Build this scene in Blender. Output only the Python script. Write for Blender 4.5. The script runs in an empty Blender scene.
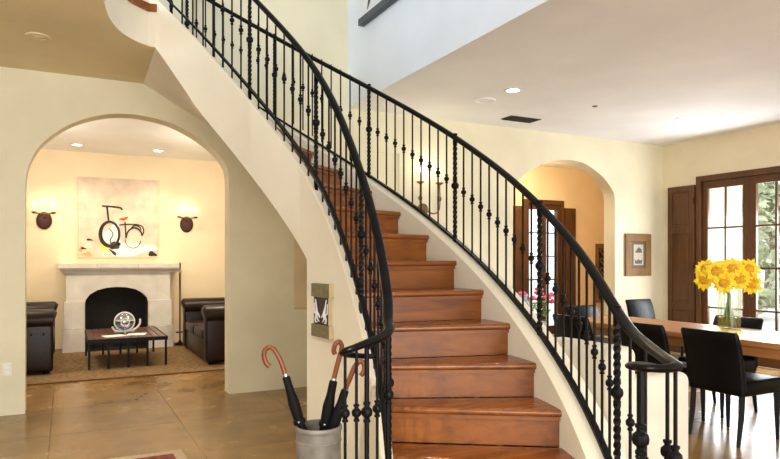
import bpy, bmesh, math, random
import numpy as np
from mathutils import Vector, Matrix
random.seed(7)
PI = math.pi
SC = bpy.context.scene
COL = SC.collection

# ------------------------------------------------------------------ materials
def new_mat(name):
    m = bpy.data.materials.new(name); m.use_nodes = True
    nt = m.node_tree
    return m, nt, nt.nodes['Principled BSDF'], nt.nodes, nt.links

def mat(name, col, rough=.5, var=.0, scale=4., bump=0., bscale=30., metal=0., col2=None, stretch=None, spec=.5, detail=4., coat=0.):
    m, nt, b, N, L = new_mat(name)
    b.inputs['Roughness'].default_value = rough
    b.inputs['Metallic'].default_value = metal
    b.inputs['Specular IOR Level'].default_value = spec
    b.inputs['Coat Weight'].default_value = coat
    c = (*col, 1)
    b.inputs['Base Color'].default_value = c
    tc = N.new('ShaderNodeTexCoord'); mp = N.new('ShaderNodeMapping')
    L.new(tc.outputs['Object'], mp.inputs['Vector'])
    if stretch: mp.inputs['Scale'].default_value = stretch
    if var or col2:
        n = N.new('ShaderNodeTexNoise'); n.inputs['Scale'].default_value = scale; n.inputs['Detail'].default_value = detail
        r = N.new('ShaderNodeValToRGB')
        r.color_ramp.elements[0].position = .3; r.color_ramp.elements[1].position = .7
        r.color_ramp.elements[0].color = tuple(x*(1-var) for x in col)+(1,) if not col2 else (*col2, 1)
        r.color_ramp.elements[1].color = tuple(min(1, x*(1+var*.5)) for x in col)+(1,) if not col2 else c
        L.new(mp.outputs[0], n.inputs['Vector']); L.new(n.outputs['Fac'], r.inputs[0]); L.new(r.outputs[0], b.inputs['Base Color'])
    if bump:
        n2 = N.new('ShaderNodeTexNoise'); n2.inputs['Scale'].default_value = bscale; n2.inputs['Detail'].default_value = 5
        bp = N.new('ShaderNodeBump'); bp.inputs['Strength'].default_value = bump; bp.inputs['Distance'].default_value = .02
        L.new(mp.outputs[0], n2.inputs['Vector']); L.new(n2.outputs['Fac'], bp.inputs['Height']); L.new(bp.outputs[0], b.inputs['Normal'])
    return m

def wood(name, c1, c2, rough=.35, axis=0, scale=2.2, coat=0.):
    m, nt, b, N, L = new_mat(name)
    b.inputs['Roughness'].default_value = rough; b.inputs['Coat Weight'].default_value = coat
    tc = N.new('ShaderNodeTexCoord'); mp = N.new('ShaderNodeMapping')
    s = [14., 14., 14.]; s[axis] = 1.2
    mp.inputs['Scale'].default_value = s
    n = N.new('ShaderNodeTexNoise'); n.inputs['Scale'].default_value = scale; n.inputs['Detail'].default_value = 6; n.inputs['Distortion'].default_value = .6
    n2 = N.new('ShaderNodeTexNoise'); n2.inputs['Scale'].default_value = 2.5
    r = N.new('ShaderNodeValToRGB'); r.color_ramp.elements[0].position = .3; r.color_ramp.elements[1].position = .72
    r.color_ramp.elements[0].color = (*c2, 1); r.color_ramp.elements[1].color = (*c1, 1)
    mx = N.new('ShaderNodeMix'); mx.data_type = 'FLOAT'; mx.inputs[0].default_value = .4
    L.new(tc.outputs['Object'], mp.inputs[0]); L.new(mp.outputs[0], n.inputs[0]); L.new(tc.outputs['Object'], n2.inputs[0])
    L.new(n.outputs['Fac'], mx.inputs[2]); L.new(n2.outputs['Fac'], mx.inputs[3])
    L.new(mx.outputs[0], r.inputs[0]); L.new(r.outputs[0], b.inputs['Base Color'])
    bp = N.new('ShaderNodeBump'); bp.inputs['Strength'].default_value = .08; bp.inputs['Distance'].default_value = .01
    L.new(n.outputs['Fac'], bp.inputs['Height']); L.new(bp.outputs[0], b.inputs['Normal'])
    return m

def emit(name, col, s):
    m, nt, b, N, L = new_mat(name)
    b.inputs['Base Color'].default_value = (*col, 1)
    b.inputs['Emission Color'].default_value = (*col, 1); b.inputs['Emission Strength'].default_value = s
    return m

def thin_glass(name, tint=(1, 1, 1), gloss=.07):
    m = bpy.data.materials.new(name); m.use_nodes = True
    N, L = m.node_tree.nodes, m.node_tree.links; N.clear()
    o = N.new('ShaderNodeOutputMaterial'); t = N.new('ShaderNodeBsdfTransparent'); g = N.new('ShaderNodeBsdfGlossy'); x = N.new('ShaderNodeMixShader')
    t.inputs[0].default_value = (*tint, 1); g.inputs['Roughness'].default_value = .02; x.inputs[0].default_value = gloss
    L.new(t.outputs[0], x.inputs[1]); L.new(g.outputs[0], x.inputs[2]); L.new(x.outputs[0], o.inputs[0])
    return m

def floor_mat():
    m, nt, b, N, L = new_mat('stained_concrete')
    tc = N.new('ShaderNodeTexCoord')
    n = N.new('ShaderNodeTexNoise'); n.inputs['Scale'].default_value = 1.9; n.inputs['Detail'].default_value = 4; n.inputs['Roughness'].default_value = .58
    r = N.new('ShaderNodeValToRGB'); r.color_ramp.elements[0].position = .2; r.color_ramp.elements[1].position = .8
    r.color_ramp.elements[0].color = (.17, .095, .030, 1); r.color_ramp.elements[1].color = (.43, .25, .088, 1)
    br = N.new('ShaderNodeTexBrick'); br.offset = 0; br.inputs['Scale'].default_value = 1
    br.inputs['Brick Width'].default_value = .95; br.inputs['Row Height'].default_value = .95
    br.inputs['Mortar Size'].default_value = .005; br.inputs['Mortar Smooth'].default_value = .3
    br.inputs['Color1'].default_value = (1, 1, 1, 1); br.inputs['Color2'].default_value = (.93, .93, .93, 1); br.inputs['Mortar'].default_value = (.55, .5, .45, 1)
    mp = N.new('ShaderNodeMapping'); mp.inputs['Location'].default_value = (.1, .25, 0)
    mx = N.new('ShaderNodeMix'); mx.data_type = 'RGBA'; mx.blend_type = 'MULTIPLY'; mx.inputs[0].default_value = 1
    L.new(tc.outputs['Object'], n.inputs[0]); L.new(tc.outputs['Object'], mp.inputs[0]); L.new(mp.outputs[0], br.inputs[0])
    L.new(n.outputs['Fac'], r.inputs[0]); L.new(r.outputs[0], mx.inputs[6]); L.new(br.outputs[0], mx.inputs[7]); L.new(mx.outputs[2], b.inputs['Base Color'])
    rr = N.new('ShaderNodeMapRange'); rr.inputs[3].default_value = .14; rr.inputs[4].default_value = .36
    L.new(n.outputs['Fac'], rr.inputs[0]); L.new(rr.outputs[0], b.inputs['Roughness'])
    return m

P = {}
P['plaster'] = mat('cream_plaster', (.80, .745, .55), .85, .12, 1.3, .12, 18)
P['plaster_back'] = mat('warm_plaster', (.80, .70, .50), .85, .14, 1.1, .12, 18)
P['plaster_white'] = mat('white_plaster', (.84, .78, .64), .85, .08, 1.5, .12, 18)
P['plaster_upper'] = mat('upper_plaster', (.80, .83, .87), .85, .05, 1.5, .1, 18)
P['ceil'] = mat('ceiling_plaster', (.86, .87, .88), .85, .08, 1.1, .12, 14)
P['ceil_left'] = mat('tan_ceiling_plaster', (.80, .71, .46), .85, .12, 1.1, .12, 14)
P['living'] = mat('golden_plaster', (.85, .73, .53), .85, .10, 1.2, .08, 18)
P['hall'] = mat('apricot_plaster', (.84, .64, .40), .85, .10, 1.2, .08, 18)
P['niche'] = mat('tan_plaster', (.84, .68, .43), .9, .08, 3.)
P['floor'] = floor_mat()
P['tread'] = wood('tread_wood', (.35, .105, .013), (.11, .026, .003), .26, 0, 1.6, .2)
P['riser'] = wood('riser_wood', (.35, .108, .011), (.13, .032, .003), .38, 0, 1.3)
P['iron'] = mat('black_iron', (.004, .004, .005), .42, 0, 8, .1, 60, 0, spec=.14)
P['rail'] = mat('oiled_iron', (.004, .0035, .0035), .34, 0, 8, .0, 60, 0, spec=.14)
P['darkwood'] = wood('dark_walnut', (.13, .045, .006), (.055, .017, .002), .5, 2)
P['tablewood'] = wood('table_oak', (.52, .24, .08), (.36, .145, .042), .34, 1)
P['framewood'] = wood('frame_wood', (.28, .14, .028), (.13, .062, .013), .6, 2)
P['leather'] = mat('black_leather', (.0025, .0025, .003), .40, 0, 8, .12, 90, 0, spec=.15)
P['chairleg'] = mat('black_wood', (.003, .0025, .0025), .45, spec=.12)
P['brown_leather'] = mat('oxblood_leather', (.013, .0032, .0025), .33, .4, 3, .15, 40, spec=.3)
P['stone'] = mat('limestone', (.78, .74, .68), .8, .12, 5, .15, 30)
P['soot'] = mat('soot_brick', (.012, .011, .010), .9, .3, 8)
P['rug'] = mat('jute', (.25, .15, .06), .95, .5, 22, .6, 90)
P['rugedge'] = mat('jute_edge', (.13, .06, .025), .95, .2, 40)
P['slat'] = wood('slat_wood', (.20, .09, .07), (.05, .018, .016), .3, 1)
P['galv'] = mat('galvanised', (.25, .24, .21), .5, .35, 14, .05, 30, .4)
P['umb_wood'] = wood('cane_wood', (.24, .07, .025), (.13, .03, .01), .3, 2)
P['umb_cloth'] = mat('black_nylon', (.004, .004, .005), .6, spec=.15)
P['silver'] = mat('silver', (.7, .7, .7), .25, metal=1)
P['white'] = mat('white_paint', (.85, .85, .83), .5)
P['slip'] = mat('white_slipcover', (.74, .69, .59), .9, .06, 6, .25, 9)
P['candle'] = mat('ivory_candle', (.9, .86, .74), .6)
P['bulb'] = emit('warm_bulb', (1., .88, .66), 3.5)
P['lamp'] = emit('downlight_glow', (1., .95, .86), 8)
P['sconce'] = mat('rust_iron', (.06, .014, .010), .5, .3, 20, metal=.3)
P['brass'] = mat('aged_brass', (.20, .13, .06), .45, metal=.7)
P['canvas'] = mat('painted_canvas', (.70, .57, .47), .9, .18, 7)
P['canvas_w'] = mat('white_canvas', (.82, .82, .82), .9, .05, 7)
P['ink'] = mat('black_paint', (.014, .012, .012), .6)
P['inkbrown'] = mat('umber_paint', (.10, .07, .04), .6)
P['red'] = mat('red_paint', (.65, .06, .03), .6)
P['yellow'] = mat('yellow_paint', (.85, .72, .03), .6)
P['whitepaint'] = mat('white_oil_paint', (.88, .85, .80), .7)
P['orange'] = mat('orange_paint', (.70, .36, .12), .7)
P['slate'] = mat('slate_frame', (.065, .08, .095), .5, .2, 12)
P['olive'] = mat('olive_board', (.19, .165, .08), .6, .3, 25)
P['creamwood'] = mat('raw_wood_edge', (.62, .50, .30), .7, .1, 20)
P['plumdark'] = mat('dark_print', (.035, .014, .022), .5, .5, 30)
P['coral'] = mat('white_print', (.80, .80, .84), .6)
P['paper'] = mat('ivory_paper', (.50, .45, .36), .8, .08, 30)
P['gunmetal'] = mat('vent_metal', (.025, .016, .010), .7)
P['cable'] = mat('cover_plate', (.80, .77, .70), .6)
P['petal'] = mat('sunflower_petal', (.97, .71, .02), .6, .10, 30)
P['disc'] = mat('sunflower_disc', (.72, .36, .015), .8, .35, 60)
P['stem'] = mat('green_stem', (.22, .36, .07), .6)
P['leaf'] = mat('green_leaf', (.16, .33, .035), .55, .3, 9)
P['pink'] = mat('pink_petal', (.80, .13, .22), .6, .3, 25)
P['ceramic'] = mat('white_ceramic', (.86, .85, .83), .25, coat=.3)
P['blueceramic'] = mat('blue_glaze', (.80, .82, .85), .25, 0, 11, col2=(.04, .08, .32), detail=1.)
P['glass'] = thin_glass('pane_glass', (1, 1, 1), .05)
P['vase'] = thin_glass('vase_glass', (.93, .96, .93), .13)
P['water'] = thin_glass('vase_water', (.94, .85, .36), .06)
P['globe'] = thin_glass('globe_glass', (.62, .76, .95), .4)
P['grass'] = mat('pale_paving', (.62, .60, .54), .95, .15, 2)
P['treeleaf'] = mat('tree_leaf', (.42, .48, .30), .7, .3, 5)
P['bark'] = mat('bark', (.22, .16, .11), .9, .3, 14)
P['redrug'] = mat('red_rug', (.30, .07, .045), .95, .5, 20, .4, 80)
P['rugcream'] = mat('rug_border', (.62, .50, .33), .95, .2, 40, .4, 80)
P['tile'] = mat('roof_plaster', (.8, .78, .72), .9, .05, 2)

# ------------------------------------------------------------------ geometry helpers
def BM(): return bmesh.new()

def thing(name, label, cat, loc=(0, 0, 0), rotz=0, group=None):
    o = bpy.data.objects.new(name, None); COL.objects.link(o)
    o.empty_display_size = .1
    o.location = loc; o.rotation_euler = (0, 0, rotz)
    o['label'] = label; o['category'] = cat
    if group: o['group'] = group
    return o

def root_mat(o):
    while o.parent: o = o.parent
    return Matrix.Translation(o.location) @ o.rotation_euler.to_matrix().to_4x4()

def part(name, bm, m, parent=None, local=False, smooth=False, angle=40):
    if parent is not None and not local:
        bm.transform(root_mat(parent).inverted())
    bmesh.ops.recalc_face_normals(bm, faces=bm.faces[:])
    me = bpy.data.meshes.new(name)
    if smooth:
        lim = math.radians(angle)
        for f in bm.faces: f.smooth = True
        for e in bm.edges:
            if len(e.link_faces) == 2 and e.calc_face_angle(0) > lim: e.smooth = False
    bm.to_mesh(me); bm.free()
    ms = m if isinstance(m, (list, tuple)) else [m]
    for x in ms: me.materials.append(x)
    o = bpy.data.objects.new(name, me); COL.objects.link(o)
    o.parent = parent
    return o

def solo(name, bm, m, label, cat, loc=(0, 0, 0), group=None, smooth=False):
    bm.transform(Matrix.Translation(-Vector(loc)))
    o = part(name, bm, m, smooth=smooth); o.location = loc
    o['label'] = label; o['category'] = cat
    if group: o['group'] = group
    return o

def struct(name, bm, m, parent=None, smooth=False):
    o = part(name, bm, m, parent, smooth=smooth)
    if parent is None: o['kind'] = 'structure'
    return o

def box(bm, a, b, bevel=0, seg=2, mtx=None):
    x0, y0, z0 = a; x1, y1, z1 = b
    r = bmesh.ops.create_cube(bm, size=1)
    vs = r['verts']
    T = Matrix.Translation(((x0+x1)/2, (y0+y1)/2, (z0+z1)/2)) @ Matrix.Diagonal((abs(x1-x0), abs(y1-y0), abs(z1-z0), 1))
    bmesh.ops.transform(bm, matrix=T, verts=vs)
    if bevel:
        es = list({e for v in vs for e in v.link_edges})
        rr = bmesh.ops.bevel(bm, geom=es, offset=bevel, segments=seg, affect='EDGES', profile=.5)
        vs = list({v for f in rr['faces'] for v in f.verts} | {v for v in vs if v.is_valid})
    if mtx is not None: bmesh.ops.transform(bm, matrix=mtx, verts=[v for v in vs if v.is_valid])
    return vs

def tube(bm, pts, rad, seg=8, cap=True):
    pts = [Vector(p) for p in pts]; n = len(pts)
    rad = rad if isinstance(rad, (list, tuple)) else [rad]*n
    rings = []; up = None
    for i, p in enumerate(pts):
        t = (pts[min(i+1, n-1)]-pts[max(i-1, 0)]).normalized()
        if up is None: up = Vector((0, 0, 1)) if abs(t.z) < .9 else Vector((1, 0, 0))
        u = (up - t*up.dot(t)).normalized(); v = t.cross(u); up = u
        rings.append([bm.verts.new(p + (u*math.cos(2*PI*k/seg)+v*math.sin(2*PI*k/seg))*rad[i]) for k in range(seg)])
    for a, b in zip(rings, rings[1:]):
        for k in range(seg): bm.faces.new((a[k], a[(k+1) % seg], b[(k+1) % seg], b[k]))
    if cap: bm.faces.new(rings[0][::-1]); bm.faces.new(rings[-1])

def sweep(bm, pts, prof, cap=True, taper=None):
    """prof: closed list of (side, up) offsets; side is to the left of travel"""
    pts = [Vector(p) for p in pts]; n = len(pts); rings = []
    for i, p in enumerate(pts):
        t = (pts[min(i+1, n-1)]-pts[max(i-1, 0)]).normalized()
        s = Vector((-t.y, t.x, 0)).normalized(); u = t.cross(s)*-1
        if u.z < 0: u = -u
        f = 1.
        if taper and i > n-1-taper[0]: f = 1-(1-taper[1])*(i-(n-1-taper[0]))/taper[0]
        rings.append([bm.verts.new(p + s*a*f + u*b*f) for a, b in prof])
    k = len(prof)
    for a, b in zip(rings, rings[1:]):
        for j in range(k): bm.faces.new((a[j], a[(j+1) % k], b[(j+1) % k], b[j]))
    if cap: bm.faces.new(rings[0][::-1]); bm.faces.new(rings[-1])

def lathe(bm, c, prof, seg=16, cap=True):
    rings = []
    for r, z in prof:
        rings.append([bm.verts.new((c[0]+r*math.cos(2*PI*k/seg), c[1]+r*math.sin(2*PI*k/seg), c[2]+z)) for k in range(seg)])
    for a, b in zip(rings, rings[1:]):
        for k in range(seg): bm.faces.new((a[k], a[(k+1) % seg], b[(k+1) % seg], b[k]))
    if cap: bm.faces.new(rings[0][::-1]); bm.faces.new(rings[-1])

def prism(bm, poly, z0, z1):
    a = [bm.verts.new((x, y, z0)) for x, y in poly]; b = [bm.verts.new((x, y, z1)) for x, y in poly]
    n = len(poly)
    bm.faces.new(a[::-1]); bm.faces.new(b)
    for i in range(n): bm.faces.new((a[i], a[(i+1) % n], b[(i+1) % n], b[i]))
    return a, b

def extr(bm, poly3, vec):
    """closed 3D polygon extruded by vec"""
    v = Vector(vec)
    a = [bm.verts.new(p) for p in poly3]; b = [bm.verts.new(Vector(p)+v) for p in poly3]
    n = len(a)
    bm.faces.new(a[::-1]); bm.faces.new(b)
    for i in range(n): bm.faces.new((a[i], a[(i+1) % n], b[(i+1) % n], b[i]))

def ball(bm, c, r, sx=1, sy=1, sz=1, u=14, v=10):
    rr = bmesh.ops.create_uvsphere(bm, u_segments=u, v_segments=v, radius=r)
    bmesh.ops.transform(bm, matrix=Matrix.Translation(c) @ Matrix.Diagonal((sx, sy, sz, 1)), verts=rr['verts'])
    return rr['verts']

def catmull(pts, k=8):
    P_ = [Vector(p) for p in pts]; out = []
    for i in range(len(P_)-1):
        p0 = P_[max(i-1, 0)]; p1 = P_[i]; p2 = P_[i+1]; p3 = P_[min(i+2, len(P_)-1)]
        for j in range(k):
            t = j/k
            out.append(.5*((2*p1)+(-p0+p2)*t+(2*p0-5*p1+4*p2-p3)*t*t+(-p0+3*p1-3*p2+p3)*t**3))
    out.append(P_[-1]); return out

def dup(root, loc, rotz, label, group=None):
    r = root.copy(); COL.objects.link(r); r.location = loc; r.rotation_euler = (0, 0, rotz); r['label'] = label
    if group: r['group'] = group
    for ch in list(root.children):
        c = ch.copy(); COL.objects.link(c); c.parent = r
        for g in ch.children:
            d = g.copy(); COL.objects.link(d); d.parent = c
    return r

def wall_y(bm, x0, x1, z0, z1, y0, y1, openings):
    """wall slab between y0 and y1; openings = list of (profile [(x, ztop)...], zbottom, depth or None)"""
    xs = sorted({x0, x1} | {p[0] for o in openings for p in o[0]})
    def cover(xa, xb):
        xm = (xa+xb)/2
        for prof, zb, dep in openings:
            if prof[0][0] < xm < prof[-1][0]:
                def top(x):
                    for (a, za), (b, zb_) in zip(prof, prof[1:]):
                        if a <= x <= b and b > a: return za+(zb_-za)*(x-a)/(b-a)
                    return prof[-1][1]
                e = 1e-6
                return top(xa+e), top(xb-e), zb, dep
    def quad(*p): bm.faces.new([bm.verts.new(q) for q in p])
    for xa, xb in zip(xs, xs[1:]):
        c = cover(xa, xb)
        if c is None:
            for y in (y0, y1): quad((xa, y, z0), (xb, y, z0), (xb, y, z1), (xa, y, z1))
        else:
            ta, tb, zb, dep = c
            for y in (y0, y1):
                if dep is not None and y == y1:
                    quad((xa, y, z0), (xb, y, z0), (xb, y, z1), (xa, y, z1)); continue
                quad((xa, y, ta), (xb, y, tb), (xb, y, z1), (xa, y, z1))
                if zb > z0: quad((xa, y, z0), (xb, y, z0), (xb, y, zb), (xa, y, zb))
            ye = y1 if dep is None else y0+dep
            quad((xa, y0, ta), (xb, y0, tb), (xb, ye, tb), (xa, ye, ta))
            if dep is not None: quad((xa, ye, zb), (xb, ye, zb), (xb, ye, tb), (xa, ye, ta))
            if zb > z0: quad((xa, y0, zb), (xb, y0, zb), (xb, ye, zb), (xa, ye, zb))
    for prof, zb, dep in openings:
        ye = y1 if dep is None else y0+dep
        for x, zt in (prof[0], prof[-1]): quad((x, y0, zb), (x, ye, zb), (x, ye, zt), (x, y0, zt))
    quad((x0, y0, z0), (x0, y1, z0), (x0, y1, z1), (x0, y0, z1)); quad((x1, y0, z0), (x1, y1, z0), (x1, y1, z1), (x1, y0, z1))
    quad((x0, y0, z1), (x1, y0, z1), (x1, y1, z1), (x0, y1, z1))
    bmesh.ops.remove_doubles(bm, verts=bm.verts[:], dist=1e-5)

# ------------------------------------------------------------------ camera
CAM_H = 1.332; F_PX = 633.; YAW = .4747
cam = bpy.data.cameras.new('camera'); co = bpy.data.objects.new('camera', cam); COL.objects.link(co)
cam.sensor_width = 36; cam.lens = F_PX/780*36
cam.shift_y = (260.4-229.5)/780; cam.clip_end = 200
co.location = (0, 0, CAM_H); co.rotation_euler = (PI/2, 0, -YAW)
SC.camera = co

# ------------------------------------------------------------------ room shell
YB, TH = 6.34, .2            # back wall face, thickness
ZC, ZF2, XU = 2.99, 3.31, 2.74
XR, YH, YL = 7.70, 8.7, 10.75

bm = BM()
box(bm, (-6.5, -5, -.1), (9.5, 11, 0)); struct('floor', bm, P['floor'])

arch1 = [(-.306, 1.95), (-.30, 2.05), (-.272, 2.18), (-.192, 2.34), (-.04, 2.49), (.122, 2.592), (.327, 2.665), (.50, 2.69), (.66, 2.687), (.892, 2.641), (1.123, 2.525), (1.285, 2.395), (1.37, 2.28), (1.398, 2.18), (1.404, 2.05)]
arch2 = [(4.98, 2.0), (4.99, 2.12), (5.035, 2.28), (5.194, 2.43), (5.438, 2.559), (5.62, 2.62), (5.859, 2.654), (6.05, 2.65), (6.211, 2.62), (6.484, 2.49), (6.651, 2.35), (6.727, 2.24), (6.742, 2.1)]
def fine(pr): return [(v.x, v.y) for v in catmull([(x, z, 0) for x, z in pr], 5)]
arch1 = fine([(x+max(0, x-.5)*.06, z) for x, z in arch1]); arch2 = fine(arch2)
bm = BM()
wall_y(bm, -6.5, XR, 0, 5.8, YB, YB+TH, [(arch1, 0, None), ([(2.135, 1.72), (2.50, 1.72)], .82, .09), ([(2.62, 2.54), (3.376, 2.54)], 0, .02), (arch2, 0, None)])
struct('wall_back', bm, P['plaster'])
bm = BM(); box(bm, (2.14, YB+.084, .822), (2.498, YB+.0899, 1.719)); struct('trim_1', bm, P['niche'])

# right wall with the double french door opening
DY0, DY1, DZ = 4.31, 5.787, 2.475
bm = BM()
box(bm, (XR, -5, 0), (XR+.2, DY0, ZC)); box(bm, (XR, DY1, 0), (XR+.2, YB+TH, ZC)); box(bm, (XR, DY0, DZ), (XR+.2, DY1, ZC))
struct('wall_right', bm, P['plaster_back'])
# dining ceiling and the upper wall that rises from its edge
bm = BM(); box(bm, (XU+.002, -5, ZC), (XR+.2, YB, ZC+.2)); struct('ceiling', bm, P['ceil'])
bm = BM(); box(bm, (XU, -5, ZC+.0015), (XU+.14, YB, 5.8)); struct('wall_upper', bm, P['plaster_upper'])
bm = BM(); box(bm, (-6.5, -5, 5.8), (XU+.14, YB+TH, 6.0)); struct('ceiling_upper', bm, P['tile'])
bm = BM(); box(bm, (-6.5, -5.2, ZC), (XU+.14, -5, 5.8)); struct('wall_front_sky_block', bm, P['plaster'])  # unseen upper wall added behind the camera to keep sky light out
bm = BM(); box(bm, (-6.7, -5, 0), (-6.5, YB+TH, 5.8)); struct('wall_left', bm, P['plaster'])
# living room shell
bm = BM(); box(bm, (-4, YL, 0), (4.2, YL+.2, ZC)); struct('wall_living_back', bm, P['living'])
bm = BM(); box(bm, (-4.2, YB+TH, 0), (-4, YL+.2, ZC)); struct('wall_living_left', bm, P['living'])
bm = BM(); box(bm, (4.2, YB+TH, 0), (4.4, YL+.2, ZC)); struct('wall_living_right', bm, P['living'])
bm = BM(); box(bm, (-4.2, YB+TH, ZC), (4.4, YL+.2, ZC+.2)); struct('ceiling_living', bm, P['ceil'])
# hall shell with its own door opening
HX0, HX1, HZ = 7.08, 7.97, 2.40
bm = BM()
wall_y(bm, 4.4, 9.5, 0, ZC, YH, YH+.2, [([(HX0, HZ), (HX1, HZ)], 0, None)]); struct('wall_hall_back', bm, P['hall'])
bm = BM(); box(bm, (9.3, YB+TH, 0), (9.5, YH, ZC)); struct('wall_hall_right', bm, P['hall'])
bm = BM(); box(bm, (XR, YB, 0), (9.5, YB+TH, ZC+.2)); struct('wall_hall_front', bm, P['plaster_white'])
bm = BM(); box(bm, (4.4, YB+TH, ZC), (9.5, YH+.2, ZC+.2)); struct('ceiling_hall', bm, P['ceil'])

# ------------------------------------------------------------------ stair curves (plan)
CI = np.array([(0.6955, 1.5946), (1.1824, 2.2351), (1.4475, 2.859), (1.5224, 3.4235), (1.5007, 3.9542), (1.256, 4.6241), (0.8883, 5.1105), (0.2864, 5.406), (-0.561, 5.5226)])
CO = np.array([(0.7936, 0.5167), (1.6366, 1.345), (2.2159, 2.234), (2.4783, 3.2733), (2.3911, 4.3547), (1.9051, 5.343), (1.2648, 6.1233), (0.3349, 6.5594), (-0.8978, 6.6443)])
def bs(C, n):
    t = (n+1)/20*6; i = min(max(int(math.floor(t)), 0), 5); u = t-i
    w = ((1-u)**3/6, (3*u**3-6*u*u+4)/6, (-3*u**3+3*u*u+3*u+1)/6, u**3/6)
    p = sum(w[k]*C[i+k] for k in range(4)); return Vector((p[0], p[1]))
def cur(C, n, off=0):
    """point on the plan curve, moved 'off' to the right of travel (outwards)"""
    p = bs(C, n); t = bs(C, n+.02)-bs(C, n-.02); t.normalize()
    return Vector((p.x+t.y*off, p.y-t.x*off))
R = .19
def zt(n): return R*n if n <= 12 else R*n+.016*(n-12)
def clampw(p): return Vector((p.x, min(p.y, YB-.004)))
def soff(n):
    xs = [9.1, 13.5, 14.5, 15.2, 16.1, 17.0, 17.4]; zs = [R*9.1-.39, R*13.5-.39, 2.365, 2.51, 2.745, 2.984, 2.99]
    return float(np.interp(n, xs, zs))

NEND = 17.0
stair = thing('staircase', 'curved staircase of red brown wooden steps between cream plaster curbs', 'staircase', (1.8, 2.2, 0))
def A(n): return cur(CI, n, .022)
def B(n): return cur(CO, n, .006)
for n in range(1, 18):
    a, b, a2, b2 = A(n), B(n), A(min(n+1, NEND)), B(min(n+1, NEND))
    d = (a2-a).normalized(); e = (b2-b).normalized()
    if n == 17: a2, b2 = a+d*.1, b+e*.1
    z = zt(n)
    # treads follow the curbs between one nosing line and the next riser
    k = 4
    inner = [A(n+(min(n+1, NEND)-n)*j/k) for j in range(1, k+1)]; outer = [B(n+(min(n+1, NEND)-n)*j/k) for j in range(1, k+1)]
    poly = [a, b] + [clampw(p) for p in outer] + inner[::-1]
    bm = BM(); va, vb = prism(bm, [(p.x, p.y) for p in poly], z-.036, z)
    es = [e_ for e_ in bm.edges if set(e_.verts) in ({va[0], va[1]}, {vb[0], vb[1]})]
    bmesh.ops.bevel(bm, geom=es, offset=.014, segments=3, affect='EDGES', profile=.5)
    part('tread', bm, P['tread'], stair, smooth=True, angle=50)
    # riser, set back under the nosing, with a small cove moulding at the top
    bm = BM()
    def rect(s0, s1, z0, z1):
        prism(bm, [tuple(a+d*s0), tuple(b+e*s0), tuple(clampw(b+e*s1)), tuple(a+d*s1)], z0, z1)
    zl = zt(n-1)
    rect(.030, .055, zl, z-.036); rect(.016, .030, z-.056, z-.036)
    part('riser', bm, P['riser'], stair)

def strip(C, o0, o1, ztop, zbot, ns):
    bm = BM(); rings = []
    for n in ns:
        p, q = clampw(cur(C, n, o0)), clampw(cur(C, n, o1)); zb = zbot(n); zt_ = ztop(n)
        c = .012
        pi = p+(q-p)*.1; qi = q+(p-q)*.1
        rings.append([bm.verts.new(v) for v in ((p.x, p.y, zb), (p.x, p.y, zt_-c), (pi.x, pi.y, zt_), (qi.x, qi.y, zt_), (q.x, q.y, zt_-c), (q.x, q.y, zb))])
    for r0, r1 in zip(rings, rings[1:]):
        for j in range(6): bm.faces.new((r0[j], r0[(j+1) % 6], r1[(j+1) % 6], r1[j]))
    bm.faces.new(rings[0][::-1]); bm.faces.new(rings[-1])
    return bm
NS = [-.35]+[x*.25 for x in range(0, 37)]+[9.0999, 9.1001]+[9.25+x*.25 for x in range(33)]+[NEND]
NS = sorted(set(NS))
part('inner_stringer', strip(CI, -.03, .03, lambda n: min(R*n+.142, 3.42), lambda n: 0 if n < 9.1 else soff(n), NS), P['plaster_white'], stair, smooth=True, angle=35)
part('outer_stringer', strip(CO, 0., .18, lambda n: R*max(n, -.3)+.058, lambda n: 0 if n < 12.001 else soff(n), sorted(NS+[12.0005, 12.0015])), P['plaster_white'], stair, smooth=True, angle=35)
bm = BM(); prev = None
for n in [9.1+(NEND-9.1)*i/30 for i in range(31)]:
    p, q = cur(CI, n, -.02), clampw(cur(CO, n, .17)); z = soff(n)+.004
    if n > 11.5:
        k = (YB-.004-p.y)/max(q.y-p.y, .01); q = p+(q-p)*(1+(k-1)*min(1, (n-11.5)/1.0)); q.x -= .30*max(0, (n-15)/2)**1.3
    r = [bm.verts.new((p.x, p.y, z)), bm.verts.new((q.x, q.y, z)), bm.verts.new((q.x, q.y, z+.06)), bm.verts.new((p.x, p.y, z+.06))]
    if prev:
        for j in range(4): bm.faces.new((prev[j], prev[(j+1) % 4], r[(j+1) % 4], r[j]))
    else:
        bm.faces.new(r)
        f = [bm.verts.new((p.x, p.y, 0)), bm.verts.new((q.x, q.y, 0)), r[1], r[0]]; bm.faces.new(f)
    prev = r
bm.faces.new(prev[::-1])
part('soffit', bm, P['plaster_white'], stair, smooth=True)
p = cur(CO, 11.8, .05); bm = BM(); extr(bm, [(p.x, p.y, 0), (2.36, YB-.005, 0), (2.36, YB-.005, 2.3), (p.x, p.y, 2.0)], (.08, -.03, 0)); part('understair_light_block', bm, P['plaster'], stair)  # hidden panel added to stop light leaking through under the stair

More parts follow.
